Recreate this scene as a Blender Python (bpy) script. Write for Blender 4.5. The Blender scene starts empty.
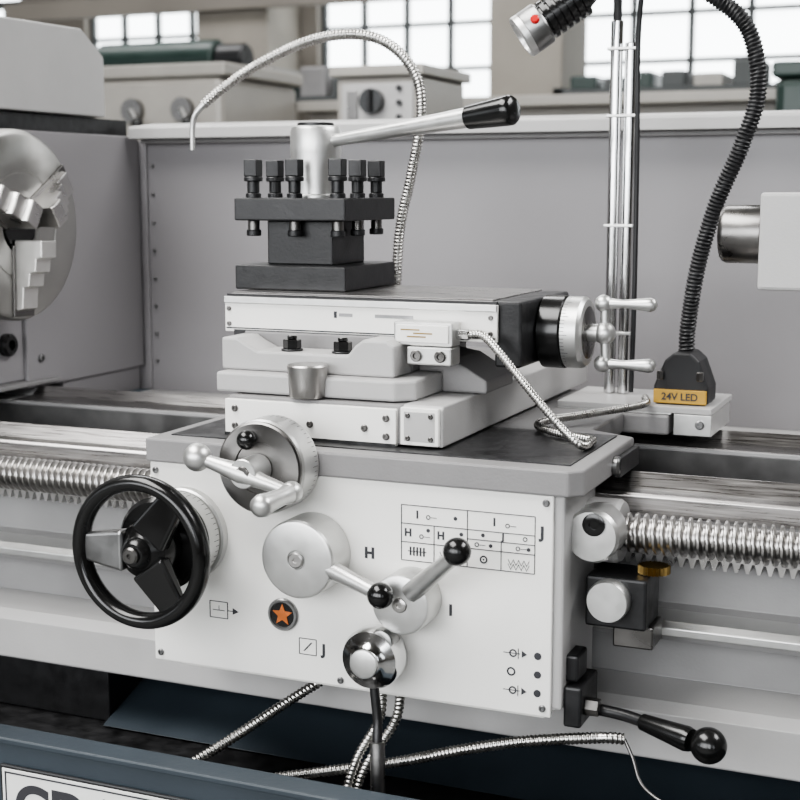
import bpy, math, random
from mathutils import Vector, Matrix
random.seed(3)
S=bpy.context.scene
S.view_settings.view_transform='AgX'
S.view_settings.look='AgX - Medium High Contrast'
S.view_settings.exposure=.68
# ---------------------------------------------------------------- materials
def mat(name,col,met=0.0,rough=0.5,var=0.06,scale=30,bump=0.0,stretch=(1,1,1),coat=0.0,emit=None,bscale=None,aniso=None):
    m=bpy.data.materials.new(name);m.use_nodes=True
    nt=m.node_tree;b=nt.nodes['Principled BSDF']
    b.inputs['Metallic'].default_value=met
    b.inputs['Coat Weight'].default_value=coat
    tc=nt.nodes.new('ShaderNodeTexCoord');mp=nt.nodes.new('ShaderNodeMapping')
    mp.inputs['Scale'].default_value=stretch
    nt.links.new(tc.outputs['Object'],mp.inputs[0])
    n=nt.nodes.new('ShaderNodeTexNoise');n.inputs['Scale'].default_value=scale;n.inputs['Detail'].default_value=5
    nt.links.new(mp.outputs[0],n.inputs['Vector'])
    r=nt.nodes.new('ShaderNodeMapRange');r.inputs['From Min'].default_value=.3;r.inputs['From Max'].default_value=.7
    r.inputs['To Min'].default_value=1-var;r.inputs['To Max'].default_value=1+var
    nt.links.new(n.outputs['Fac'],r.inputs['Value'])
    mx=nt.nodes.new('ShaderNodeVectorMath');mx.operation='SCALE'
    mx.inputs[0].default_value=col[:3];nt.links.new(r.outputs[0],mx.inputs['Scale'])
    nt.links.new(mx.outputs[0],b.inputs['Base Color'])
    r2=nt.nodes.new('ShaderNodeMapRange');r2.inputs['From Min'].default_value=.3;r2.inputs['From Max'].default_value=.7
    r2.inputs['To Min'].default_value=max(.02,rough-.06*min(1,var*12));r2.inputs['To Max'].default_value=min(1,rough+.08*min(1,var*12))
    nt.links.new(n.outputs['Fac'],r2.inputs['Value']);nt.links.new(r2.outputs[0],b.inputs['Roughness'])
    if bump>0:
        bp=nt.nodes.new('ShaderNodeBump');bp.inputs['Strength'].default_value=bump;bp.inputs['Distance'].default_value=.002
        if bscale:
            n2=nt.nodes.new('ShaderNodeTexNoise');n2.inputs['Scale'].default_value=bscale
            nt.links.new(mp.outputs[0],n2.inputs['Vector']);nt.links.new(n2.outputs['Fac'],bp.inputs['Height'])
        else: nt.links.new(n.outputs['Fac'],bp.inputs['Height'])
        nt.links.new(bp.outputs[0],b.inputs['Normal'])
    if emit:
        b.inputs['Emission Color'].default_value=(*emit[:3],1);b.inputs['Emission Strength'].default_value=emit[3]
    if aniso:
        tg=nt.nodes.new('ShaderNodeTangent');tg.direction_type='RADIAL';tg.axis=aniso
        nt.links.new(tg.outputs[0],b.inputs['Tangent']);b.inputs['Anisotropic'].default_value=.75
    return m
M={}
M['white']=mat('white_paint',(.80,.79,.76),0,.36,.02,12,.05,bscale=250)
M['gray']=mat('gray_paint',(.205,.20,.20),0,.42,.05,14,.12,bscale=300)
M['bedgray']=mat('bed_gray_paint',(.25,.247,.247),0,.42,.10,9,.12,bscale=300)
M['lgray']=mat('light_gray_paint',(.38,.374,.37),0,.4,.04,14,.1,bscale=300)
M['splash']=mat('splash_gray_paint',(.225,.217,.224),0,.38,.04,4,.05,bscale=200)
M['steel']=mat('machined_steel',(.50,.49,.48),1,.30,.10,30,.0)
M['turnx']=mat('turned_chuck_steel',(.42,.415,.40),1,.38,.05,30,.0,aniso='X')
M['turny']=mat('turned_dial_steel',(.20,.195,.19),1,.33,.06,30,.0,aniso='Y')
M['screwst']=mat('thread_steel',(.40,.39,.38),1,.33,.05,30,.0)
M['steelx']=mat('ground_way_steel',(.32,.31,.305),1,.30,.25,14,.04,stretch=(1,25,25))
M['silver']=mat('satin_aluminium',(.58,.58,.57),.9,.38,.05,60,.02)
M['chrome']=mat('chrome',(.68,.68,.68),1,.14,.03,20)
M['dsteel']=mat('dark_turned_steel',(.17,.165,.16),1,.30,.12,30,.0)
M['black']=mat('black_oxide',(.017,.017,.018),.2,.36,.25,50,.08,bscale=300)
M['plastic']=mat('black_plastic',(.008,.008,.008),0,.20,.1,20)
M['rubber']=mat('black_rubber',(.010,.010,.011),0,.5,.15,30,.2)
M['dark']=mat('oily_dark_surface',(.024,.024,.025),.3,.36,.6,60,.25)  # oily surfaces; also puts the shade of gaps and recesses into colour
M['trough']=mat('oily_trough_paint',(.075,.074,.074),.1,.38,.35,20,.1)  # darker than the bed paint, for the channel between the ways
M['navy']=mat('blue_gray_paint',(.030,.040,.050),0,.45,.10,8,.1,bscale=200)
M['brass']=mat('brass',(.26,.18,.07),1,.38,.1,40)
M['yellow']=mat('yellow_label',(.42,.25,.035),0,.5,.02,20)
M['red']=mat('red_plastic',(.55,.02,.02),0,.3,.05,20)
M['orange']=mat('orange_glass',(.42,.12,.03),0,.25,.2,60)
M['ink']=mat('black_ink',(.03,.03,.035),0,.6,.05,20)
M['label']=mat('label_white',(.72,.72,.70),0,.5,.02,20)
M['hose']=mat('stainless_hose',(.50,.49,.47),1,.27,.1,80)
M['green']=mat('dark_green_paint',(.014,.030,.025),0,.4,.1,10)
M['cream']=mat('cream_machine_paint',(.30,.285,.26),0,.45,.08,6)
M['wall']=mat('wall_plaster',(.17,.155,.135),0,.8,.12,1.5,.1)
M['pillar']=mat('pillar_plaster',(.25,.23,.20),0,.8,.12,3,.1)
M['concrete']=mat('concrete_floor',(.16,.16,.155),0,.55,.15,2,.1)
M['frame']=mat('window_frame_paint',(.06,.065,.065),0,.6,.1,10)
M['glass']=mat('bright_frosted_glass',(.9,.92,.93),0,.5,.03,2,emit=(.93,.98,1,3.2))
M['scr']=mat('screw_metal',(.25,.25,.25),1,.35,.1,50)
M['jawst']=mat('ground_jaw_steel',(.62,.61,.59),.85,.42,.05,40,.0)
# ---------------------------------------------------------------- helpers
def root(name,loc=(0,0,0)):
    e=bpy.data.objects.new(name,None);e.empty_display_size=.05;S.collection.objects.link(e);return e
def mk(name,verts,faces,m,parent,smooth=False,bevel=0,seg=2,ang=35):
    me=bpy.data.meshes.new(name);me.from_pydata([tuple(v) for v in verts],[],faces);me.validate();me.update()
    import bmesh
    bm=bmesh.new();bm.from_mesh(me);bmesh.ops.recalc_face_normals(bm,faces=bm.faces);bm.to_mesh(me);bm.free()
    if smooth:
        for p in me.polygons:p.use_smooth=True
        me.set_sharp_from_angle(angle=math.radians(ang))
    ob=bpy.data.objects.new(name,me);S.collection.objects.link(ob)
    me.materials.append(M[m] if isinstance(m,str) else m)
    if parent: ob.parent=parent
    if bevel>0:
        b=ob.modifiers.new('bev','BEVEL');b.width=bevel;b.segments=seg;b.limit_method='ANGLE';b.angle_limit=math.radians(40)
        b.harden_normals=False
    return ob
def box(name,x,y,z,m,parent,bevel=.0015,seg=2):
    v=[(a,b,c) for a in x for b in y for c in z]
    f=[(0,1,3,2),(4,6,7,5),(0,4,5,1),(2,3,7,6),(0,2,6,4),(1,5,7,3)]
    return mk(name,v,f,m,parent,bevel=bevel,seg=seg)
def prism(name,poly,axis,a,b,m,parent,bevel=.0015,smooth=False):
    n=len(poly);v=[]
    for t in (a,b):
        for p in poly:
            q=list(p);q.insert(axis,t);v.append(q)
    f=[tuple(range(n)),tuple(range(2*n-1,n-1,-1))]+[(i,(i+1)%n,n+(i+1)%n,n+i) for i in range(n)]
    return mk(name,v,f,m,parent,bevel=bevel,smooth=smooth)
def frame(ax):
    ax=Vector(ax).normalized();h=Vector((0,0,1)) if abs(ax.z)<.9 else Vector((1,0,0))
    u=ax.cross(h).normalized();w=ax.cross(u).normalized();return ax,u,w
def rev(name,o,ax,prof,m,parent,seg=48,ang=30):
    o=Vector(o);ax,u,w=frame(ax);V=[];F=[]
    n=len(prof)
    for (t,r) in prof:
        for i in range(seg):
            a=2*math.pi*i/seg
            V.append(o+ax*t+(u*math.cos(a)+w*math.sin(a))*r)
    for j in range(n-1):
        for i in range(seg):
            F.append((j*seg+i,j*seg+(i+1)%seg,(j+1)*seg+(i+1)%seg,(j+1)*seg+i))
    F.append(tuple(range(seg)));F.append(tuple((n-1)*seg+i for i in range(seg)))
    return mk(name,V,F,m,parent,smooth=True,ang=ang)
def cyl(name,p0,p1,r,m,parent,r1=None,ch=.001,seg=40):
    p0=Vector(p0);p1=Vector(p1);L=(p1-p0).length;r1=r if r1 is None else r1
    ch=min(ch,L*.3,r*.4,r1*.4)
    return rev(name,p0,p1-p0,[(0,r-ch),(ch,r),(L-ch,r1),(L,r1-ch)],m,parent,seg=seg,ang=25)
def ball(name,c,r,m,parent,seg=32):
    prof=[(-r*math.cos(math.pi*i/20),max(1e-5,r*math.sin(math.pi*i/20))) for i in range(21)]
    return rev(name,c,(0,0,1),prof,m,parent,seg=seg,ang=80)
def catmull(P,step):
    P=[Vector(p) for p in P];out=[]
    Q=[P[0]*2-P[1]]+P+[P[-1]*2-P[-2]]
    for i in range(1,len(Q)-2):
        a,b,c,d=Q[i-1:i+3];L=(c-b).length;n=max(2,int(L/step))
        for k in range(n):
            t=k/n
            out.append(.5*((2*b)+(c-a)*t+(2*a-5*b+4*c-d)*t*t+(3*b-a-3*c+d)*t**3))
    out.append(P[-1]);return out
def tube(name,P,r,m,parent,ridge=0,pitch=.004,seg=14,taper=None):
    step=pitch/4 if ridge else .006
    pts=catmull(P,step);V=[];F=[]
    T=(pts[1]-pts[0]).normalized();_,u,w=frame(T);s=0
    for i,p in enumerate(pts):
        if i: s+=(p-pts[i-1]).length
        t=(pts[min(i+1,len(pts)-1)]-pts[max(i-1,0)]).normalized()
        q=T.rotation_difference(t);u=q@u;w=q@w;T=t
        k=i/(len(pts)-1)
        rr=r*(1 if taper is None else 1+(taper-1)*k)
        for j in range(seg):
            a=2*math.pi*j/seg
            r2=rr
            if ridge: r2=rr*(1-ridge*(0.5+0.5*math.cos(2*math.pi*(s/pitch-j/seg))))
            V.append(p+(u*math.cos(a)+w*math.sin(a))*r2)
    n=len(pts)
    for i in range(n-1):
        for j in range(seg):
            F.append((i*seg+j,i*seg+(j+1)%seg,(i+1)*seg+(j+1)%seg,(i+1)*seg+j))
    F.append(tuple(range(seg)));F.append(tuple((n-1)*seg+j for j in range(seg)))
    return mk(name,V,F,m,parent,smooth=True,ang=70)
def text(name,s,x,z,size,y,parent,m='ink',rot=(math.pi/2,0,0),ext=.0003,align='CENTER',bold=0):
    c=bpy.data.curves.new(name,'FONT');c.body=s;c.size=size;c.extrude=ext;c.align_x=align;c.align_y='CENTER';c.offset=bold
    o=bpy.data.objects.new(name,c);S.collection.objects.link(o);o.location=(x,y,z);o.rotation_euler=rot
    c.materials.append(M[m]);o.parent=parent;return o
def screw(name,x,y,z,r,parent,m='scr',ax=(0,-1,0)):
    a=Vector(ax)
    c=Vector((x,y,z))
    rev(name,c,a,[(0,r),(r*.5,r),(r*.7,r*.8),(r*.7,r*.45),(r*.3,r*.42)],m,parent,seg=20)

# ================================================================ LATHE BED
bed=root('lathe_bed')
prof=[(.12,.655),(.12,.712),(.135,.72),(.195,.728),(.195,.785),(.145,.79),(.140,.797),(.140,.806),(.146,.812),(.195,.82),(.195,.925),(.135,.93),(.135,.957),
(.138,.96),(.160,.96),(.183,.976),(.206,.96),(.26,.96),(.265,.90),(.44,.90),(.445,.96),(.50,.96),(.52,.974),(.54,.96),(.575,.96),(.58,.93),(.64,.925),(.64,.86),(.58,.84),(.58,.655)]
prism('bed_casting',prof,0,-1.55,1.65,'bedgray',bed,bevel=.0012)
prism('front_way',[(.1345,.936),(.1345,.9575),(.138,.9608),(.160,.9608),(.183,.9768),(.206,.9608),(.258,.9608),(.258,.955),(.14,.95)],0,-.81,1.65,'steelx',bed,bevel=.0006)
prism('rear_way',[(.447,.955),(.447,.9608),(.50,.9608),(.52,.9748),(.54,.9608),(.574,.9608),(.574,.95)],0,-.81,1.65,'steelx',bed,bevel=.0006)
prism('ledge_way',[(.1393,.797),(.1393,.806),(.146,.8128),(.18,.8175),(.17,.79)],0,-.95,1.65,'silver',bed,bevel=.001)
prism('base_flange',[(.1185,.657),(.1185,.711),(.134,.7212),(.192,.7290),(.192,.72),(.13,.70),(.13,.657)],0,-1.55,1.65,'lgray',bed,bevel=.001)
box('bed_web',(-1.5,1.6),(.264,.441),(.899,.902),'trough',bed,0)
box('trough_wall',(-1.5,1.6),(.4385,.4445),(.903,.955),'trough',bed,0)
box('way_groove',(-.81,1.65),(.2075,.2145),(.9604,.9612),'dark',bed,0)
box('rear_groove',(-.81,1.65),(.5415,.552),(.9604,.9612),'dark',bed,0)
box('oil_seam',(-1.5,1.6),(.1945,.1955),(.917,.925),'dark',bed,0)  # dark strip along the top of the bed face
rk=[];px=.0125;x=-.95
poly=[(-.95,.893)]
while x<1.3:
    poly+=[(x,.883),(x+px*.25,.872),(x+px*.5,.872),(x+px*.75,.883)];x+=px
poly+=[(x,.893)]
n=len(poly);V=[(p[0],.165,p[1]) for p in poly]+[(p[0],.195,p[1]) for p in poly]
F=[tuple(range(n)),tuple(range(2*n-1,n-1,-1))]+[(i,(i+1)%n,n+(i+1)%n,n+i) for i in range(n)]
mk('gear_rack',V,F,'steel',bed)
for xx in (-.62,-.42,.47,.62,.9):
    screw('rack_screw',xx,.165,.888,.004,bed)
# ================================================================ LEAD SCREW
ls=root('lead_screw')
seg=30;pitch=.0098;V=[];F=[];x0,x1=-1.0,1.4;nst=int((x1-x0)/(pitch/8))
def thr(f):
    f=f%1
    if f<.34:return 1
    if f<.48:return 1-(f-.34)/.14
    if f<.86:return 0
    return (f-.86)/.14
for i in range(nst+1):
    xx=x0+i*pitch/8
    for j in range(seg):
        a=2*math.pi*j/seg
        r=.0165+.0058*thr(xx/pitch-j/seg)
        V.append((xx,.100+r*math.cos(a),.924+r*math.sin(a)))
for i in range(nst):
    for j in range(seg):F.append((i*seg+j,i*seg+(j+1)%seg,(i+1)*seg+(j+1)%seg,(i+1)*seg+j))
mk('screw_thread',V,F,'screwst',ls,smooth=True,ang=35)
# ================================================================ HEADSTOCK
hs=root('headstock')
box('body',(-1.55,-.82),(.13,.84),(.985,1.40),'splash',hs,.004)
box('end_cover',(-.8205,-.812),(.495,.843),(.972,1.398),'splash',hs,.002)
box('foot',(-1.55,-.80),(.14,.57),(.9775,.985),'gray',hs,.002)
box('rear_skirt',(-1.55,-.82),(.60,.84),(.9265,.99),'splash',hs,.002)
box('gap_strip',(-1.55,-.828),(.14,.83),(1.40,1.428),'dark',hs,.001)
prism('cover',[(.16,1.43),(.16,1.55),(.19,1.572),(.68,1.578),(.745,1.535),(.745,1.43)],0,-1.55,-.815,'lgray',hs,bevel=.003)
cyl('spindle_nose',(-.82,.35,1.2475),(-.795,.35,1.2475),.075,'dsteel',hs)
screw('oil_plug',-.82,.45,1.05,.019,hs,'plastic',(1,0,0))
screw('side_screw',-.812,.53,1.02,.007,hs,'scr',(1,0,0))
# ================================================================ CHUCK
ck=root('lathe_chuck')
rev('chuck_body',(-.795,.35,1.2475),(1,0,0),[(0,.12),(.004,.140),(.02,.145),(.085,.145),(.092,.142),(.095,.136),(.095,.085),(.0935,.084),(.0935,.080),(.095,.079),(.095,.045),(.088,.040),(.03,.038),(.03,.001)],'turnx',ck,seg=96)
cyl('chuck_bore',(-.76,.35,1.2475),(-.702,.35,1.2475),.037,'plastic',ck)
for k,ang in enumerate((268,32,150)):
    a=math.radians(ang)
    def tf(r,t,h):
        return (-.70+h, .35+r*math.cos(a)-t*math.sin(a), 1.2475+r*math.sin(a)+t*math.cos(a))
    pr=[(.022,0),(.022,.050),(.048,.050),(.050,.040),(.070,.038),(.072,.028),(.092,.026),(.094,.016),(.126,.014),(.130,0)]
    n=len(pr);V=[tf(r,-.018,h) for r,h in pr]+[tf(r,.018,h) for r,h in pr]
    F=[tuple(range(n)),tuple(range(2*n-1,n-1,-1))]+[(i,(i+1)%n,n+(i+1)%n,n+i) for i in range(n)]
    mk('jaw_%d'%(k+1),V,F,'jawst' if k==0 else 'steel',ck,bevel=.0018)  # lower jaw gets a brighter steel than the other two
    pr=[(.03,-.002),(.03,.003),(.138,.003),(.138,-.002)]
    n=4;V=[tf(r,-.024,h) for r,h in pr]+[tf(r,.024,h) for r,h in pr]
    F=[tuple(range(n)),tuple(range(2*n-1,n-1,-1))]+[(i,(i+1)%n,n+(i+1)%n,n+i) for i in range(n)]
    mk('jaw_guide_%d'%(k+1),V,F,'dsteel',ck,bevel=.0008)
# ================================================================ SPLASH GUARD
sg=root('splash_guard')
box('back_panel',(-.83,1.7),(.85,.856),(.925,1.392),'splash',sg,.001)
prism('top_lip',[(.80,1.394),(.80,1.412),(.803,1.416),(.88,1.424),(.88,1.394)],0,-.805,1.7,'lgray',sg,bevel=.001)
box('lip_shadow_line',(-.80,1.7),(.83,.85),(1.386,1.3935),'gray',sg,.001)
box('bottom_ledge',(-.805,1.7),(.642,.856),(.915,.925),'lgray',sg,.001)
box('seam_flange',(-.804,-.797),(.844,.85),(.93,1.386),'splash',sg,.001)
for i in range(8):
    screw('guard_bolt',-.786,.848,1.345-i*.052,.0035,sg,'scr')
# ================================================================ CHIP TRAY & cabinet
tr=root('chip_tray')
box('tray_floor',(-1.7,1.8),(-.14,.95),(.565,.575),'dark',tr,0)
box('front_rim',(-1.7,1.8),(-.15,-.137),(.45,.668),'navy',tr,.002)
box('rim_fold',(-1.7,1.8),(-.154,-.118),(.664,.672),'navy',tr,.002)
box('rear_rim',(-1.7,1.8),(.93,.95),(.45,.90),'navy',tr,.002)
box('end_rim_a',(-1.7,-1.685),(-.14,.94),(.45,.668),'navy',tr,.002)
box('end_rim_b',(1.785,1.8),(-.14,.94),(.45,.668),'navy',tr,.002)
prism('sloped_chute',[(.12,.578),(.50,.70),(.57,.655),(.57,.578)],0,-.42,.9,'navy',tr,bevel=.002)
box('bed_riser_a',(-1.5,-.42),(.14,.57),(.576,.655),'black',tr,.002)
box('bed_riser_b',(.92,1.6),(.14,.57),(.576,.655),'black',tr,.002)
cb=root('machine_cabinet')
box('headstock_pedestal',(-1.6,-.75),(-.08,.85),(0.0,.563),'navy',cb,.004)
box('tail_pedestal',(.95,1.65),(-.08,.85),(0.0,.563),'navy',cb,.004)
box('kick_panel',(-.75,.95),(.05,.75),(0.0,.563),'navy',cb,.004)
npl=root('nameplate')
box('plate_backing',(-.368,-.098),(-.1545,-.1505),(.535,.640),'black',npl,.002)
box('plate_face',(-.364,-.102),(-.1555,-.1545),(.539,.636),'label',npl,.001)
for a,b,c,d in ((-.36,-.106,.6305,.6325),(-.36,-.106,.5425,.5445),(-.36,-.358,.5425,.6325),(-.108,-.106,.5425,.6325)):
    box('plate_border',(a,b),(-.1560,-.1553),(c,d),'ink',npl,0)
text('plate_letters','CD6250',-.347,.592,.070,-.1558,npl,align='LEFT',bold=.002)
# ================================================================ SADDLE
sd=root('lathe_saddle')
prism('saddle_front',[(-.254,-.006),(.268,-.006),(.282,.008),(.282,.226),(.22,.26),(-.20,.26),(-.254,.226)],2,.9805,1.009,'gray',sd,bevel=.0025)
box('saddle_bridge',(-.20,.22),(.255,.425),(.979,1.007),'gray',sd,.003)
box('saddle_rear_wing',(-.25,.28),(.425,.62),(.9785,1.005),'gray',sd,.003)
box('way_wiper_r',(.282,.290),(.13,.22),(.978,1.0),'rubber',sd,.001)
box('way_wiper_l',(-.262,-.254),(.13,.22),(.978,1.0),'rubber',sd,.001)
prism('top_wear_plate',[(-.235,.022),(.262,.022),(.262,.222),(-.235,.222)],2,1.0088,1.0105,'dark',sd,bevel=.0004)
screw('side_plug',.282,.13,.992,.011,sd,'scr',(1,0,0))
# ================================================================ CROSS SLIDE
xs=root('cross_slide')
prism('slide_casting',[(.052,1.012),(.052,1.055),(.056,1.059),(.66,1.059),(.66,1.012)],0,.054,.104,'lgray',xs,bevel=.002)
box('slide_body',(-.172,.0535),(.052,.66),(1.012,1.058),'gray',xs,.002)
box('front_plate',(-.174,.049),(.046,.0525),(1.0105,1.054),'white',xs,.001)
box('end_cap',(.0545,.101),(.046,.0525),(1.014,1.057),'white',xs,.001)
box('cap_line',(.059,.0965),(.0452,.0462),(1.0185,1.0525),'lgray',xs,.001)
box('gib',(-.174,.049),(.0445,.046),(1.0105,1.014),'dark',xs,0)
for sx,sz in ((-.16,1.043),(-.16,1.022),(.037,1.043),(.037,1.022),(-.06,1.03),(.01,1.03)):
    screw('plate_screw',sx,.046,sz,.0042,xs,'dsteel')
for sx,sz in ((.064,1.048),(.092,1.048),(.064,1.022),(.092,1.022)):
    screw('cap_screw',sx,.0455,sz,.003,xs,'dsteel')
# ================================================================ COMPOUND
cp=root('compound_slide')
prism('swivel_table',[(-.195,.062),(.04,.062),(.06,.08),(.06,.34),(.02,.38),(-.15,.38),(-.195,.34)],2,1.0595,1.0835,'lgray',cp,bevel=.003)
prism('swivel_wing',[(.06,1.0600),(.118,1.0600),(.118,1.075),(.075,1.100),(.03,1.108),(.03,1.084),(.06,1.084)],1,.16,.26,'gray',cp,bevel=.003)
prism('lower_casting',[(-.200,1.0838),(.03,1.0838),(.03,1.121),(.02,1.127),(-.010,1.127),(-.020,1.120),(-.030,1.108),(-.150,1.108),(-.170,1.118),(-.178,1.123),(-.20,1.123)],1,.085,.14,'lgray',cp,bevel=.003)
prism('rear_casting',[(-.200,1.0838),(.03,1.0838),(.03,1.1265),(-.20,1.1265)],1,.141,.33,'gray',cp,bevel=.003)
box('dovetail',(-.215,.06),(.142,.34),(1.112,1.1268),'dark',cp,.001)  # dark colour stands in for the shade under the cover strip
box('upper_slide',(-.224,.128),(.150,.352),(1.127,1.172),'gray',cp,.002)
box('slide_top',(-.222,.127),(.155,.35),(1.1722,1.1735),'steelx',cp,.0006)
box('cover_strip',(-.228,.136),(.1435,.149),(1.124,1.168),'white',cp,.001)
box('strip_rail',(-.228,.136),(.1405,.1440),(1.160,1.1685),'silver',cp,.001)
box('cover_groove',(-.226,.134),(.1428,.1436),(1.128,1.1295),'dark',cp,0)
box('cover_shadow_gap',(-.226,.134),(.146,.152),(1.1687,1.1715),'black',cp,0)
for sx in (-.222,.128):
    for sz in (1.134,1.153): screw('strip_screw',sx,.1435,sz,.003,cp,'dsteel')
box('strip_mark',(-.02,.03),(.1430,.1434),(1.148,1.152),'scr',cp,0)
box('strip_logo',(-.075,-.071),(.1430,.1434),(1.146,1.154),'ink',cp,0)
box('strip_logo_b',(-.068,-.050),(.1430,.1434),(1.148,1.152),'scr',cp,0)
prism('end_block',[(.150,1.172),(.152,1.094),(.33,1.094),(.348,1.11),(.348,1.172)],0,.130,.163,'black',cp,bevel=.003)
rev('dial_base',(.163,.245,1.130),(1,0,0),[(0,.040),(.002,.0445),(.028,.0445),(.030,.042)],'plastic',cp,seg=80)
rev('graduated_dial',(.193,.245,1.130),(1,0,0),[(0,.040),(.001,.0435),(.020,.0435),(.024,.040),(.025,.034)],'silver',cp,seg=96)
rev('dial_end_face',(.193,.245,1.130),(1,0,0),[(0,.033),(.0245,.033),(.0255,.031),(.0255,.001)],'dsteel',cp,seg=64)
for i in range(60):
    a=2*math.pi*i/60
    L=.009 if i%5==0 else .005
    c=Vector((.194,.245+.0437*math.cos(a),1.130+.0437*math.sin(a)))
    t=Vector((0,-math.sin(a),math.cos(a)))*.0003;nrm=Vector((0,math.cos(a),math.sin(a)))*.0002
    ex=Vector((L,0,0))
    mk('dial_tick',[c-t+nrm,c+t+nrm,c+t+ex+nrm,c-t+ex+nrm],[(0,1,2,3)],'ink',cp)
cyl('crank_shaft',(.216,.245,1.130),(.240,.245,1.130),.011,'silver',cp)
ball('crank_hub',(.238,.245,1.130),.0135,'silver',cp)
cyl('crank_arm_up',(.238,.245,1.130),(.238,.245,1.165),.0055,'silver',cp)
cyl('crank_arm_down',(.238,.245,1.130),(.240,.245,1.094),.0055,'silver',cp)
for z in (1.166,1.093):
    ball('crank_ball',(.236,.245,z),.0105,'silver',cp)
    rev('crank_grip',(.240,.245,z),(1,0,0),[(0,.005),(.006,.0065),(.02,.005),(.035,.0065),(.048,.008),(.053,.0085),(.058,.007),(.061,.003)],'silver',cp,seg=28,ang=60)
for bx in (-.113,-.045):
    cyl('tee_washer',(bx,.105,1.1082),(bx,.105,1.1105),.0135,'black',cp,seg=30)
    cyl('tee_nut',(bx,.105,1.1105),(bx,.105,1.122),.0112,'plastic',cp,seg=6)
    cyl('tee_stud',(bx,.105,1.122),(bx,.105,1.127),.006,'plastic',cp)
rev('degree_plug',(-.070,.060,1.0597),(0,0,1),[(0,.0205),(.002,.0215),(.037,.0240),(.039,.0225),(.039,.001)],'screwst',cp)
sw=cp
box('switch_body',(.018,.092),(.112,.1398),(1.120,1.148),'silver',sw,.002)
box('switch_foot',(.036,.092),(.108,.1395),(1.098,1.1195),'silver',sw,.002)
box('switch_lid',(.022,.088),(.1095,.112),(1.124,1.145),'white',sw,.001)
for lx,lz in ((.040,1.139),(.056,1.135),(.048,1.131)): box('lid_print',(lx-.012,lx+.012),(.1091,.1096),(lz-.0008,lz+.0008),'brass',sw,0)
for bx in (.049,.079):
    rev('foot_bolt',(bx,.108,1.109),(0,-1,0),[(0,.007),(.003,.007),(.004,.006),(.004,.0035),(.001,.003)],'dsteel',sw,seg=20)
cyl('cable_gland',(.091,.128,1.134),(.108,.128,1.134),.0065,'chrome',sw,seg=8)
# ================================================================ TOOL POST
tp=root('tool_post')
box('base_plate',(-.242,-.084),(.195,.355),(1.1737,1.205),'black',tp,.002)
box('neck',(-.210,-.116),(.225,.325),(1.205,1.262),'black',tp,.002)
box('top_block',(-.242,-.084),(.195,.355),(1.262,1.291),'black',tp,.002)
bl=[(-.224,.215),(-.164,.215),(-.103,.215),(-.103,.275),(-.103,.335),(-.224,.275),(-.224,.335),(-.164,.335)]
for i,(bx,by) in enumerate(bl):
    cyl('bolt_collar',(bx,by,1.290),(bx,by,1.297),.0100,'black',tp,seg=28)
    cyl('bolt_shank',(bx,by,1.297),(bx,by,1.315),.0080,'black',tp,seg=24)
    cyl('bolt_flange',(bx,by,1.312),(bx,by,1.318),.0122,'black',tp,seg=28)
    s=.0092
    box('bolt_head',(bx-s,bx+s),(by-s,by+s),(1.318,1.340),'black',tp,.0015)
    cyl('bolt_shank_lower',(bx,by,1.248),(bx,by,1.262),.0075,'dsteel',tp,seg=24)
    cyl('bolt_tip',(bx,by,1.242),(bx,by,1.250),.0095,'black',tp,seg=24)
rev('clamp_hub',(-.163,.275,1.290),(0,0,1),[(0,.038),(.004,.038),(.006,.031),(.014,.030),(.060,.0335),(.087,.0335),(.092,.031),(.094,.027),(.094,.001)],'silver',tp,seg=64)
rev('hub_cap',(-.163,.275,1.3842),(0,0,1),[(0,.024),(.003,.024),(.004,.022),(.004,.001)],'black',tp,seg=48)
L0=Vector((-.137,.268,1.364));L1=Vector((.137,.21,1.396));ax=(L1-L0).normalized();LL=(L1-L0).length
rev('clamp_lever',L0,ax,[(0,.0085),(.02,.0080),(.12,.010),(LL-.072,.0125),(LL-.070,.009)],'silver',tp,seg=32,ang=50)
rev('lever_grip',L0+ax*(LL-.072),ax,[(0,.011),(.002,.0145),(.03,.0165),(.055,.0180),(.062,.0180),(.066,.015),(.068,.006)],'plastic',tp,seg=36,ang=50)
# ================================================================ APRON
ap=root('lathe_apron')
box('gearbox_body',(-.246,.262),(.004,.130),(.742,.980),'lgray',ap,.003)
box('front_panel',(-.251,.251),(-.001,.005),(.734,.9800),'white',ap,.0015)
prism('lower_skirt',[(-.235,.742),(.255,.742),(.24,.728),(-.22,.728)],1,.01,.10,'white',ap,bevel=.002)
for sx,sz in ((-.242,.744),(.242,.744),(.243,.972),(-.243,.97),(.0,.742)):
    screw('panel_screw',sx,-.001,sz,.004,ap,'scr')
def ln(x0,x1,z0,z1): box('label_line',(x0,x1),(-.0016,-.0010),(z0,z1),'ink',ap,0)
gx=[.076,.115,.154,.193,.231];gz=[.893,.914,.935,.956];w=.00045
for z in gz: ln(gx[0],gx[-1],z-w,z+w)
for i,x in enumerate(gx):
    if i in (0,2,4): ln(x-w,x+w,gz[0],gz[-1])
    else: ln(x-w,x+w,gz[0],gz[1])
ln(.115-w,.115+w,gz[1],gz[2]);ln(.154,.231,.9245-w,.9245+w);ln(.193-w,.193+w,.914,.9245)
for s,x,z in (('I',.095,.9455),('I',.185,.9455),('H',.084,.9245),('H',.123,.9245),('J',.195,.9300)):
    text('label_'+s,s,x,z,.012 if s!='J' else .010,-.0012,ap,bold=.0005)
def circ(x,z,r,m='ink'):
    rev('label_ring',(x,-.0009,z),(0,-1,0),[(0,r),(.0006,r),(.0006,r*.62),(0,r*.6)],m,ap,seg=24)
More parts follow.
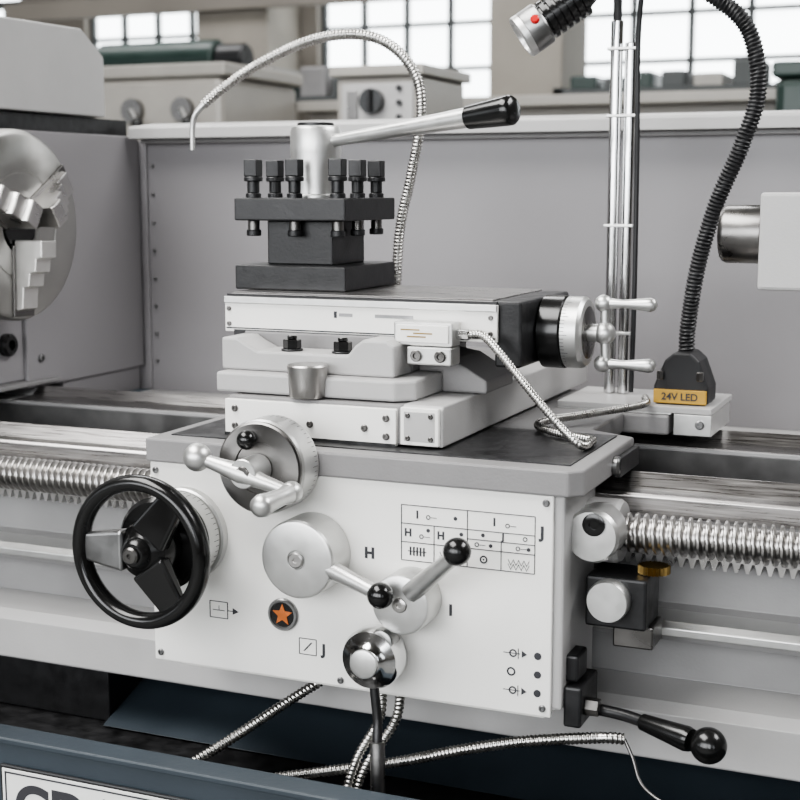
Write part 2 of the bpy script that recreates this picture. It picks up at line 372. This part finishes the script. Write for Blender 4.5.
def dot(x,z,r): rev('label_dot',(x,-.0009,z),(0,-1,0),[(0,r),(.0006,r),(.0006,r*.02)],'ink',ap,seg=20)
for x,z in ((.108,.944),(.200,.943),(.100,.9215),(.139,.9215),(.165,.9190),(.212,.9190),(.220,.9300)): circ(x,z,.0026)
for x,z in ((.147,.9285),(.108,.929),(.181,.9190),(.224,.9190),(.172,.9300),(.140,.9455)): dot(x,z,.0022)
for x,z in ((.108,.944),(.200,.943),(.165,.919),(.212,.919),(.100,.9215),(.139,.9215)): ln(x+.003,x+.010,z-.0003,z+.0003)
for k in range(5): box('feed_symbol',(.086+k*.004,.088+k*.004),(-.0016,-.001),(.899,.909),'ink',ap,0)
ln(.084,.106,.9035,.9043)
for c in (.122,.201):
    for zz in (.907,.902):
        for k in range(4):
            a=(c+k*.006,zz);b=(c+k*.006+.003,zz-.006);c2=(c+k*.006+.006,zz)
            prism('zigzag',[(a[0],a[1]),(b[0],b[1]),(c2[0],c2[1]),(c2[0],c2[1]-.0012),(b[0],b[1]-.0012),(a[0],a[1]-.0012)],1,-.0016,-.001,'ink',ap,bevel=0)
circ(.173,.903,.0045);dot(.173,.903,.001)
for s,x,z in (('H',.037,.896),('I',.135,.841),('J',.239,.939),('J',-.0215,.775)):
    text('letter_'+s,s,x,z,.017,-.0012,ap,bold=.0008)
for z in (.802,.781,.760): dot(.236,z,.0042)
for z in (.802,.760):
    circ(.208,z,.0045);ln(.197,.216,z-.0004,z+.0004);ln(.2136,.2144,z-.006,z+.006)
    prism('arrow',[(.218,z-.004),(.224,z),(.218,z+.004)],1,-.0016,-.001,'ink',ap,bevel=0)
circ(.206,.781,.005)
def rect(x0,x1,z0,z1):
    ln(x0,x1,z0-w,z0+w);ln(x0,x1,z1-w,z1+w);ln(x0-w,x0+w,z0,z1);ln(x1-w,x1+w,z0,z1)
rect(-.053,-.031,.767,.786);prism('symbol_stroke',[(-.048,.771),(-.046,.771),(-.036,.782),(-.038,.782)],1,-.0016,-.001,'ink',ap,bevel=0)
rect(-.172,-.148,.797,.817);ln(-.168,-.152,.806,.8068);ln(-.160,-.1594,.806,.812)
prism('arrow',[(-.141,.803),(-.133,.807),(-.141,.811)],1,-.0016,-.001,'ink',ap,bevel=0);ln(-.148,-.141,.8066,.8074)
rev('sight_bezel',(-.073,-.001,.812),(0,-1,0),[(0,.0195),(.003,.0195),(.005,.018),(.005,.0155),(.003,.015),(.003,.001)],'scr',ap,seg=40)
rev('sight_glass',(-.073,-.0035,.812),(0,-1,0),[(0,.0148),(.0006,.0148),(.0007,.001)],'plastic',ap,seg=40)
st=[];
for i in range(10):
    a=math.pi/2+i*math.pi/5;r=.0135 if i%2==0 else .0060
    st.append((-.073+r*math.cos(a),.812+r*math.sin(a)))
prism('sight_star',st,1,-.0052,-.004,'orange',ap,bevel=0)
def drum(name,x,z,y0,y1,r,parent,m='silver'):
    L=y1-y0
    rev(name,(x,y1,z),(0,-1,0),[(0,r*.96),(.002,r),(L-.004,r),(L-.001,r*.96),(L,r*.90),(L,r*.25),(L-.001,r*.22),(L-.001,.0005)],m,parent,seg=80)
k1=root('feed_selector_knob')
drum('knob_body',-.031,.893,-.050,-.001,.045,k1)
rev('centre_screw',(-.031,-.050,.893),(0,-1,0),[(0,.009),(.002,.009),(.003,.0075),(.003,.003),(.001,.003)],'steel',k1,seg=30)
rev('lever_arm',(.008,-.040,.884),(.066,-.018,-.016),[(0,.0105),(.03,.009),(.064,.008)],'silver',k1,seg=24)
ball('lever_ball',(.077,-.062,.868),.0145,'plastic',k1)
k2=root('half_nut_lever')
drum('knob_body',.091,.853,-.042,-.001,.034,k2)
rev('centre_screw',(.091,-.042,.853),(0,-1,0),[(0,.008),(.002,.008),(.003,.006),(.003,.003),(.001,.003)],'steel',k2,seg=30)
rev('lever_arm',(.103,-.036,.868),(.062,-.030,.055),[(0,.012),(.03,.0105),(.08,.0085)],'silver',k2,seg=24)
ball('lever_ball',(.168,-.070,.928),.0150,'plastic',k2)
k3=root('rapid_traverse_lever')
rev('knob_head',(.059,-.001,.790),(0,-1,0),[(0,.022),(.02,.022),(.024,.030),(.028,.0345),(.045,.0345),(.052,.032),(.057,.024),(.060,.019),(.062,.0175),(.064,.014),(.064,.001)],'chrome',k3,seg=64)
rev('knob_cap',(.059,-.0655,.790),(0,-1,0),[(0,.0165),(.003,.016),(.004,.014),(.004,.0005)],'silver',k3,seg=40)
tube('lever_rod',[(.061,-.045,.765),(.068,-.05,.72),(.071,-.058,.69),(.074,-.062,.60)],.0055,'black',k3)
tube('lever_sleeve',[(.071,-.058,.70),(.0725,-.060,.67),(.074,-.062,.58)],.0085,'steel',k3)
# ================================================================ MAIN HANDWHEEL
hw=root('carriage_handwheel')
cx,cz,cy=-.202,.897,-.100
rev('apron_flange',(cx,-.001,cz),(0,-1,0),[(0,.056),(.010,.056),(.012,.054)],'silver',hw,seg=64)
rev('graduated_collar',(cx,-.013,cz),(0,-1,0),[(0,.050),(.002,.053),(.024,.053),(.026,.050)],'silver',hw,seg=80)
rev('drum',(cx,-.039,cz),(0,-1,0),[(0,.050),(.002,.055),(.020,.055),(.026,.050),(.028,.001)],'plastic',hw,seg=64)
for i in range(50):
    a=2*math.pi*i/50;L=.012 if i%5==0 else .007
    c=Vector((cx+.0532*math.cos(a),-.016,cz+.0532*math.sin(a)));t=Vector((-math.sin(a),0,math.cos(a)))*.00035;e=Vector((0,-L,0))
    mk('collar_tick',[c-t,c+t,c+t+e,c-t+e],[(0,1,2,3)],'ink',hw)
V=[];F=[];R=.0795;sg1=96;sg2=20
for i in range(sg1):
    a=2*math.pi*i/sg1
    for j in range(sg2):
        b=2*math.pi*j/sg2
        rr=R+.0095*math.cos(b);yy=cy+.0125*math.sin(b)
        V.append((cx+rr*math.cos(a),yy,cz+rr*math.sin(a)))
for i in range(sg1):
    for j in range(sg2):
        F.append((i*sg2+j,((i+1)%sg1)*sg2+j,((i+1)%sg1)*sg2+(j+1)%sg2,i*sg2+(j+1)%sg2))
mk('rim',V,F,'plastic',hw,smooth=True,ang=80)
rev('hub',(cx,-.067,cz),(0,-1,0),[(0,.034),(.020,.034),(.030,.031),(.036,.024),(.040,.019),(.046,.017),(.050,.013),(.051,.001)],'plastic',hw,seg=56)
rev('hub_nut',(cx,-.118,cz),(0,-1,0),[(0,.010),(.003,.010),(.005,.008),(.005,.003),(.002,.003)],'dsteel',hw,seg=30)
for k,ang in enumerate((180,55,-55)):
    a=math.radians(ang)
    def q(r,t,y): return (cx+r*math.cos(a)-t*math.sin(a),y,cz+r*math.sin(a)+t*math.cos(a))
    V=[q(.020,-.024,cy-.008),q(.020,.024,cy-.008),q(.020,.024,cy+.012),q(.020,-.024,cy+.012),q(.076,-.016,cy-.005),q(.076,.016,cy-.005),q(.076,.016,cy+.006),q(.076,-.016,cy+.006)]
    mk('spoke_%d'%(k+1),V,[(0,1,2,3),(4,7,6,5),(0,4,5,1),(1,5,6,2),(2,6,7,3),(3,7,4,0)],'scr' if k==0 else 'plastic',hw,bevel=.004,seg=3)  # left spoke's highlight is painted in as gray metal; wheel is black
# ================================================================ CROSS SLIDE HANDWHEEL
ch=root('cross_feed_handwheel')
x,z=-.076,.994
rev('graduated_dial',(x,-.0065,z),(0,-1,0),[(0,.050),(.002,.054),(.036,.054),(.039,.052)],'silver',ch,seg=90)
rev('dial_face',(x,-.0455,z),(0,-1,0),[(0,.052),(.004,.052),(.006,.050),(.006,.030),(.004,.029),(.004,.001)],'turny',ch,seg=72)
for i in range(60):
    a=2*math.pi*i/60;L=.011 if i%5==0 else .006
    c=Vector((x+.0542*math.cos(a),-.012,z+.0542*math.sin(a)));t=Vector((-math.sin(a),0,math.cos(a)))*.0003;e=Vector((0,-L,0))
    mk('dial_tick',[c-t,c+t,c+t+e,c-t+e],[(0,1,2,3)],'ink',ch)
ball('lock_knob',(x-.012,-.056,z+.032),.011,'plastic',ch)
cyl('crank_boss',(x,-.050,z),(x,-.088,z),.0165,'silver',ch)
rev('crank_bolt',(x,-.088,z),(0,-1,0),[(0,.009),(.002,.008),(.002,.004),(0,.004)],'dsteel',ch,seg=24)
p0=Vector((-.137,-.080,1.007));p1=Vector((-.020,-.080,.977))
rev('crank_bar',p0,p1-p0,[(0,.006),(.03,.0085),(.058,.012),(.085,.0085),((p1-p0).length,.006)],'silver',ch,seg=28,ang=60)
ball('crank_ball',p0,.0160,'silver',ch)
ball('grip_ball',p1,.0125,'silver',ch)
rev('crank_grip',p1,(-.10,-1,-.06),[(0,.008),(.008,.011),(.02,.0095),(.04,.0105),(.056,.0125),(.063,.011),(.067,.004)],'silver',ch,seg=30,ang=60)
# ================================================================ RIGHT SIDE OF APRON
hb=ap
rev('bearing_collar',(.262,.100,.924),(1,0,0),[(0,.034),(.004,.036),(.035,.036),(.04,.033),(.04,.024)],'lgray',hb,seg=56)
rev('front_boss',(.283,.075,.931),(0,-1,0),[(0,.030),(.036,.030),(.041,.027),(.042,.001)],'silver',hb,seg=48)
rev('boss_plug',(.286,.033,.945),(0,-1,0),[(0,.0125),(.002,.0125),(.003,.010),(.003,.005),(.001,.005)],'plastic',hb,seg=30)
td=root('thread_dial_indicator')
box('dial_housing',(.272,.340),(.055,.120),(.825,.882),'black',td,.003)
box('housing_neck',(.30,.345),(.07,.118),(.80,.826),'dsteel',td,.002)
rev('dial_face',(.300,.055,.858),(0,-1,0),[(0,.0235),(.012,.0235),(.015,.022),(.015,.001)],'silver',td,seg=48)
tg=[]
for i in range(40):
    a=2*math.pi*i/40;r=.018 if i%2 else .0145
    tg.append((.340+r*math.cos(a),.090+r*math.sin(a)))
prism('worm_gear',tg,2,.883,.892,'brass',td,bevel=0)
cl=root('control_lever')
box('lever_bracket',(.262,.282),(.01,.08),(.722,.768),'black',cl,.003)
box('lever_clevis',(.258,.275),(.02,.06),(.77,.80),'black',cl,.003)
cyl('pivot_nut',(.282,.030,.742),(.298,.030,.742),.010,'dsteel',cl,seg=6)
tube('lever_shaft',[(.285,.040,.737),(.33,.030,.737),(.37,.012,.735),(.40,-.005,.735)],.0065,'black',cl)
rev('lever_grip',(.345,.022,.737),(.065,-.030,-.002),[(0,.006),(.003,.009),(.03,.011),(.06,.0135),(.066,.012)],'plastic',cl,seg=32)
ball('lever_knob',(.424,-.012,.735),.0190,'plastic',cl)
# ================================================================ TAILSTOCK
ts=root('tailstock')
box('barrel_housing',(.412,1.0),(.27,.43),(1.185,1.298),'lgray',ts,.004)
box('tail_base',(.68,1.05),(.20,.50),(.978,1.185),'lgray',ts,.006)
rev('quill',(.412,.35,1.2475),(-1,0,0),[(0,.037),(.006,.037),(.007,.0355),(.050,.0355),(.055,.033),(.057,.030),(.057,.014),(.02,.011)],'dsteel',ts,seg=64)
# ================================================================ LAMP PEDESTAL + COOLANT PIPES + LAMP
pb=root('service_bracket')
box('bracket_box',(.125,.335),(.432,.585),(1.0075,1.016),'lgray',pb,.001)
box('bracket_leg',(.285,.335),(.432,.57),(.9785,1.007),'silver',pb,.001)
box('bracket_rib',(.125,.282),(.432,.437),(1.0055,1.0075),'silver',pb,.0005)
screw('bracket_screw',.32,.432,.994,.006,pb)
lp=root('work_lamp')
prism('lamp_base',[(.252,1.0175),(.325,1.0175),(.325,1.040),(.312,1.075),(.300,1.086),(.278,1.086),(.266,1.075),(.252,1.040)],1,.455,.515,'rubber',lp,bevel=.003)
box('voltage_label',(.253,.324),(.450,.4545),(1.0180,1.0365),'yellow',lp,.001)
text('label_text','24V LED',.2885,1.027,.0135,.4497,lp,bold=.0003)
for sx in (.262,.315): cyl('base_bolt',(sx,.450,1.05),(sx,.450,1.062),.005,'dsteel',lp,seg=6)
gp=[(.289,.485,1.083),(.290,.485,1.12),(.302,.478,1.20),(.325,.475,1.285),(.356,.47,1.36),(.374,.47,1.43),(.358,.47,1.505),(.310,.465,1.550),(.255,.46,1.575),(.195,.455,1.580),(.150,.45,1.570)]
tube('gooseneck',gp,.0115,'rubber',lp,ridge=.22,pitch=.0052,seg=20)
h0=Vector((.155,.45,1.562));h1=Vector((.058,.41,1.490));ha=(h1-h0)
prof=[(-.005,.010),(0,.016),(.012,.020)]
t=.014
for i in range(6): prof+=[(t,.027),(t+.006,.027),(t+.0065,.022),(t+.0095,.022)];t+=.010
rev('lamp_heatsink',h0,ha,prof,'plastic',lp,seg=48)
rev('lamp_collar',h0+ha.normalized()*t,ha,[(0,.028),(.002,.0295),(.024,.0295),(.026,.0285)],'scr',lp,seg=48)
rev('lamp_ring',h0+ha.normalized()*(t+.026),ha,[(0,.0295),(.008,.0295),(.010,.0275),(.010,.022),(.005,.021),(.005,.001)],'silver',lp,seg=48)
han=ha.normalized();side=Vector((0,-1,.05));side=(side-han*side.dot(han)).normalized()
rev('lamp_switch',h0+han*(t+.011)+side*.0285,side,[(0,.006),(.004,.006),(.006,.004)],'red',lp,seg=20)
pp=root('coolant_pipes')
cyl('pipe_a',(.172,.53,1.0165),(.172,.53,1.53),.0085,'chrome',pp)
cyl('pipe_b',(.192,.53,1.0165),(.192,.53,1.50),.0085,'chrome',pp)
for z in (1.10,1.25,1.40,1.49): box('pipe_clip',(.161,.203),(.519,.541),(z,z+.004),'silver',pp,.001)
cyl('pipe_cap',(.172,.53,1.53),(.172,.53,1.62),.006,'rubber',pp)
tube('pipe_cable',[(.205,.522,1.02),(.207,.52,1.15),(.206,.52,1.35),(.204,.52,1.50),(.215,.50,1.60)],.0035,'rubber',pp)
# ================================================================ HOSES
fh=root('coolant_hose')
tube('flexible_hose',[(-.112,.42,1.06),(-.110,.42,1.17),(-.104,.42,1.25),(-.088,.42,1.32),(-.073,.42,1.40),(-.080,.42,1.455),(-.115,.415,1.497),(-.165,.41,1.514),(-.235,.40,1.507),(-.310,.38,1.473),(-.355,.36,1.440),(-.374,.345,1.420)],.0078,'hose',fh,ridge=.22,pitch=.005)
tube('nozzle',[(-.368,.345,1.424),(-.383,.34,1.408),(-.389,.34,1.390),(-.390,.34,1.357)],.0048,'silver',fh,taper=.7)
sh=cp
tube('switch_conduit',[(.105,.128,1.134),(.125,.125,1.134),(.150,.115,1.115),(.190,.105,1.075),(.225,.10,1.040),(.252,.10,1.018),(.252,.15,1.016)],.0052,'hose',sh,ridge=.22,pitch=.004)
tube('saddle_conduit',[(.252,.15,1.016),(.225,.165,1.016),(.190,.185,1.017),(.165,.215,1.018),(.170,.26,1.018),(.20,.32,1.018),(.25,.40,1.022),(.24,.46,1.022)],.0052,'hose',sh,ridge=.22,pitch=.004)
bh=root('braided_hose')
tube('hose_short',[(-.215,-.03,.600),(-.15,.0,.645),(-.088,.05,.690),(-.05,.09,.715)],.0068,'hose',bh,ridge=.25,pitch=.005)
tube('hose_long',[(-.15,-.045,.605),(-.03,-.01,.628),(.062,.02,.645),(.14,.02,.672),(.218,.02,.695),(.30,.02,.712),(.327,.025,.713)],.0068,'hose',bh,ridge=.25,pitch=.005)
tube('hose_tail',[(.327,.025,.713),(.338,.02,.695),(.350,.01,.672),(.375,.0,.66),(.41,-.01,.655)],.0018,'dsteel',bh)
tube('hose_down_a',[(.03,.05,.725),(.035,.03,.69),(.020,.0,.65),(.01,-.02,.60)],.0062,'hose',bh,ridge=.25,pitch=.005)
tube('hose_down_b',[(.05,.06,.725),(.055,.03,.69),(.03,.0,.64),(.02,-.02,.59)],.0062,'hose',bh,ridge=.25,pitch=.005)
# ================================================================ ROOM
YB=7.6
fl=box('floor',(-12,8),(-5,YB),(-.05,0),'concrete',None,0)
def winrow(w,wins,zb,zt,base):
    for i,(a,b) in enumerate(wins):
        g=root('window_%d'%(i+base))
        box('glass',(a,b),(YB+.12,YB+.13),(zb,zt),'glass',g,0)
        n=4
        for k in range(n+1):
            xx=a+(b-a)*k/n;t=.035 if k in(0,n) else .018
            box('mullion',(xx-t,xx+t),(YB+.08,YB+.12),(zb,zt),'frame',g,0)
        z=zb;k=0
        while z<=zt+.01:
            t=.03 if k%3==0 else .014
            box('transom',(a,b),(YB+.085,YB+.118),(z-t,z+t),'frame',g,0);z+=.30;k+=1
w=root('wall_back');zb,zt=1.82,2.56+.6
wins=[(-7.6,-6.3),(-5.72,-4.55),(-3.78,-2.50),(-1.93,-.45),(.3,1.8),(2.6,4.1)]
box('lower_wall',(-12,8),(YB,YB+.3),(0,zb),'wall',w,0);box('upper_wall',(-12,8),(YB,YB+.3),(zt,6),'wall',w,0)
e=[-12]+[v for p in wins for v in p]+[8]
for i in range(0,len(e),2): box('pier',(e[i],e[i+1]),(YB,YB+.3),(zb,zt),'wall',w,0)
winrow(w,wins,zb,zt,1)
box('wall_left',(-12.3,-12),(-5,YB+.3),(0,6),'wall',None,0)
box('wall_right',(8,8.3),(-5,YB+.3),(0,6),'wall',None,0)
wf=root('wall_front')
box('front_lower',(-12,8),(-5.3,-5),(0,1.1),'wall',wf,0);box('front_upper',(-12,8),(-5.3,-5),(3.6,6),'wall',wf,0)
for a in (-12,-9,-6,-3,0,3,6): box('front_pier',(a,a+1.1),(-5.3,-5),(1.1,3.6),'wall',wf,0)
box('front_pier',(7.1,8),(-5.3,-5),(1.1,3.6),'wall',wf,0)
box('ceiling',(-12,8),(-5,YB),(6,6.2),'wall',None,0)
c1=box('pillar',(-4.45,-3.90),(7.1,YB),(0,6),'pillar',None,.01)
c2=box('pillar.001',(-2.05,-1.62),(6.3,6.8),(0,6),'pillar',None,.01)
cr=root('crane_rail');box('rail_beam',(-6,8),(7.02,7.09),(2.50,2.62),'wall',cr,0)
def rack(name,x0,x1,y,top,levels):
    g=root(name)
    for xx in (x0,x1-.05):
        for yy in (y,y+.45): box('upright',(xx,xx+.05),(yy,yy+.05),(0,top),'frame',g,0)
    for i in range(levels):
        z=.3+i*(top-.35)/(levels-1)
        box('shelf',(x0,x1),(y,y+.5),(z,z+.04),'frame',g,0)
        xx=x0+.07
        while xx<x1-.25:
            ww=random.uniform(.06,.16);hh=random.uniform(.05,.18)
            box('stored_part',(xx,xx+ww),(y+.08,y+.40),(z+.04,z+.04+hh),random.choice(['cream','black','green','gray','frame','black']),g,.01);xx+=ww+random.uniform(.02,.08)
rack('storage_rack',-3.75,-2.35,5.6,1.82,4)
rack('storage_rack.001',-1.55,-.35,5.9,1.84,4)
rack('storage_rack.002',-5.9,-4.6,6.2,1.95,4)
mm=root('milling_machine')
box('column',(-3.5,-3.1),(4.7,5.2),(0,1.86),'green',mm,.02)
box('knee_table',(-3.9,-2.9),(4.35,4.68),(.95,1.05),'gray',mm,.01)
cyl('ram',(-3.72,4.95,1.96),(-3.02,4.95,1.96),.10,'green',mm,ch=.01)
cyl('motor',(-3.02,4.95,1.96),(-2.86,4.95,1.96),.075,'black',mm,ch=.01)
box('ram_base',(-3.5,-3.1),(4.8,5.1),(1.86,1.93),'green',mm,.01)
def bglathe(name,x,y,s,body,zt):
    g=root(name)
    box('base_a',(x,x+.9*s),(y,y+.7),(0,.75),'navy',g,.01)
    box('base_b',(x+1.9*s,x+2.6*s),(y,y+.7),(0,.75),'navy',g,.01)
    box('tray',(x-.05,x+2.7*s),(y-.15,y+.8),(.75,.82),'navy',g,.01)
    box('bed',(x,x+2.6*s),(y+.1,y+.5),(.82,1.15),body,g,.01)
    box('headstock',(x,x+.75*s),(y,y+.62),(1.15,zt),body,g,.03)
    box('headstock_lid',(x-.01,x+.77*s),(y-.01,y+.63),(zt,zt+.05),body,g,.01)
    box('guard',(x+.75*s,x+2.7*s),(y+.72,y+.74),(1.0,zt-.08),body,g,.004)
    box('guard_lip',(x+.75*s,x+2.7*s),(y+.60,y+.75),(zt-.10,zt-.06),body,g,.004)
    cyl('chuck',(x+.75*s,y+.3,1.42),(x+.87*s,y+.3,1.42),.13,'dsteel',g)
    box('carriage',(x+1.3*s,x+1.7*s),(y,y+.5),(1.0,1.3),body,g,.02)
    box('toolpost_block',(x+1.4*s,x+1.55*s),(y+.15,y+.30),(1.3,1.50),'black',g,.01)
    box('tailstock',(x+2.2*s,x+2.55*s),(y+.15,y+.45),(1.15,1.52),body,g,.03)
    for k in range(3):
        kx=x+(.15+.22*k)*s
        cyl('knob',(kx,y-.03,zt-.12),(kx,y,zt-.12),.045,'dsteel',g);ball('knob_ball',(kx+.05,y-.06,zt-.17),.022,'plastic',g)
        rev('knob_lever',(kx,y-.03,zt-.12),(.05,-.03,-.05),[(0,.01),(.07,.008)],'silver',g,seg=12)
    return g
bglathe('background_lathe',-2.75,3.2,1,'cream',1.72)
bglathe('background_lathe.001',-.02,3.3,1,'green',1.66)
cbx=root('control_cabinet')
box('cabinet_body',(-1.10,-.84),(2.3,2.65),(0,1.62),'cream',cbx,.01)
box('cabinet_lid',(-1.115,-.825),(2.28,2.67),(1.62,1.65),'cream',cbx,.005)
box('cabinet_front',(-1.08,-.86),(2.292,2.2995),(1.30,1.60),'lgray',cbx,.003)
cyl('rotary_switch',(-.98,2.292,1.55),(-.98,2.265,1.55),.035,'plastic',cbx)
box('switch_handle',(-.985,-.975),(2.25,2.265),(1.52,1.58),'black',cbx,.002)
for k in range(3): cyl('button',(-.90,2.292,1.585-.04*k),(-.90,2.28,1.585-.04*k),.008,'black',cbx)
box('lock_plate',(-1.06,-1.03),(2.284,2.292),(1.50,1.58),'dsteel',cbx,.002)
# ================================================================ LIGHTS
def area(name,loc,target,size,e,col=(1,1,1)):
    l=bpy.data.lights.new(name,'AREA');l.shape='RECTANGLE';l.size=size[0];l.size_y=size[1];l.energy=e;l.color=col
    o=bpy.data.objects.new(name,l);S.collection.objects.link(o);o.location=loc
    o.rotation_euler=(Vector(target)-Vector(loc)).to_track_quat('-Z','Y').to_euler();return o
area('skylight_lamp',(-1.4,-.9,4.2),(0,.2,1),(3.2,1.8),165,(1,.99,.97))  # added soft key light, front left; the ceiling has no skylight
area('ceiling_lamp',(2.6,1.2,3.8),(.0,.3,1),(2.5,1.2),90,(1,1,1))  # added fill light from the right, not a modelled fixture
area('window_lamp',(-.6,-4.6,2.2),(0,.2,.9),(5.5,2.2),150,(.98,.99,1))  # added fill panel behind the camera, not a window
area('hall_lamp',(-3,4.5,5.0),(-3,4.5,0),(6,2),190,(1,1,1))  # added area light to brighten the hall behind the lathe
W=bpy.data.worlds.new('overcast_sky');S.world=W;W.use_nodes=True
W.node_tree.nodes['Background'].inputs[0].default_value=(.92,.96,1,1);W.node_tree.nodes['Background'].inputs[1].default_value=2.0
# ================================================================ CAMERA
cam=bpy.data.cameras.new('camera');co=bpy.data.objects.new('camera',cam);S.collection.objects.link(co);S.camera=co
cam.sensor_width=36;cam.lens=63;cam.clip_start=.05
cam.dof.use_dof=True;cam.dof.focus_distance=1.62;cam.dof.aperture_fstop=7.5
co.location=(.668,-1.4,1.30);co.rotation_euler=(math.radians(90-8.5),0,math.radians(23))
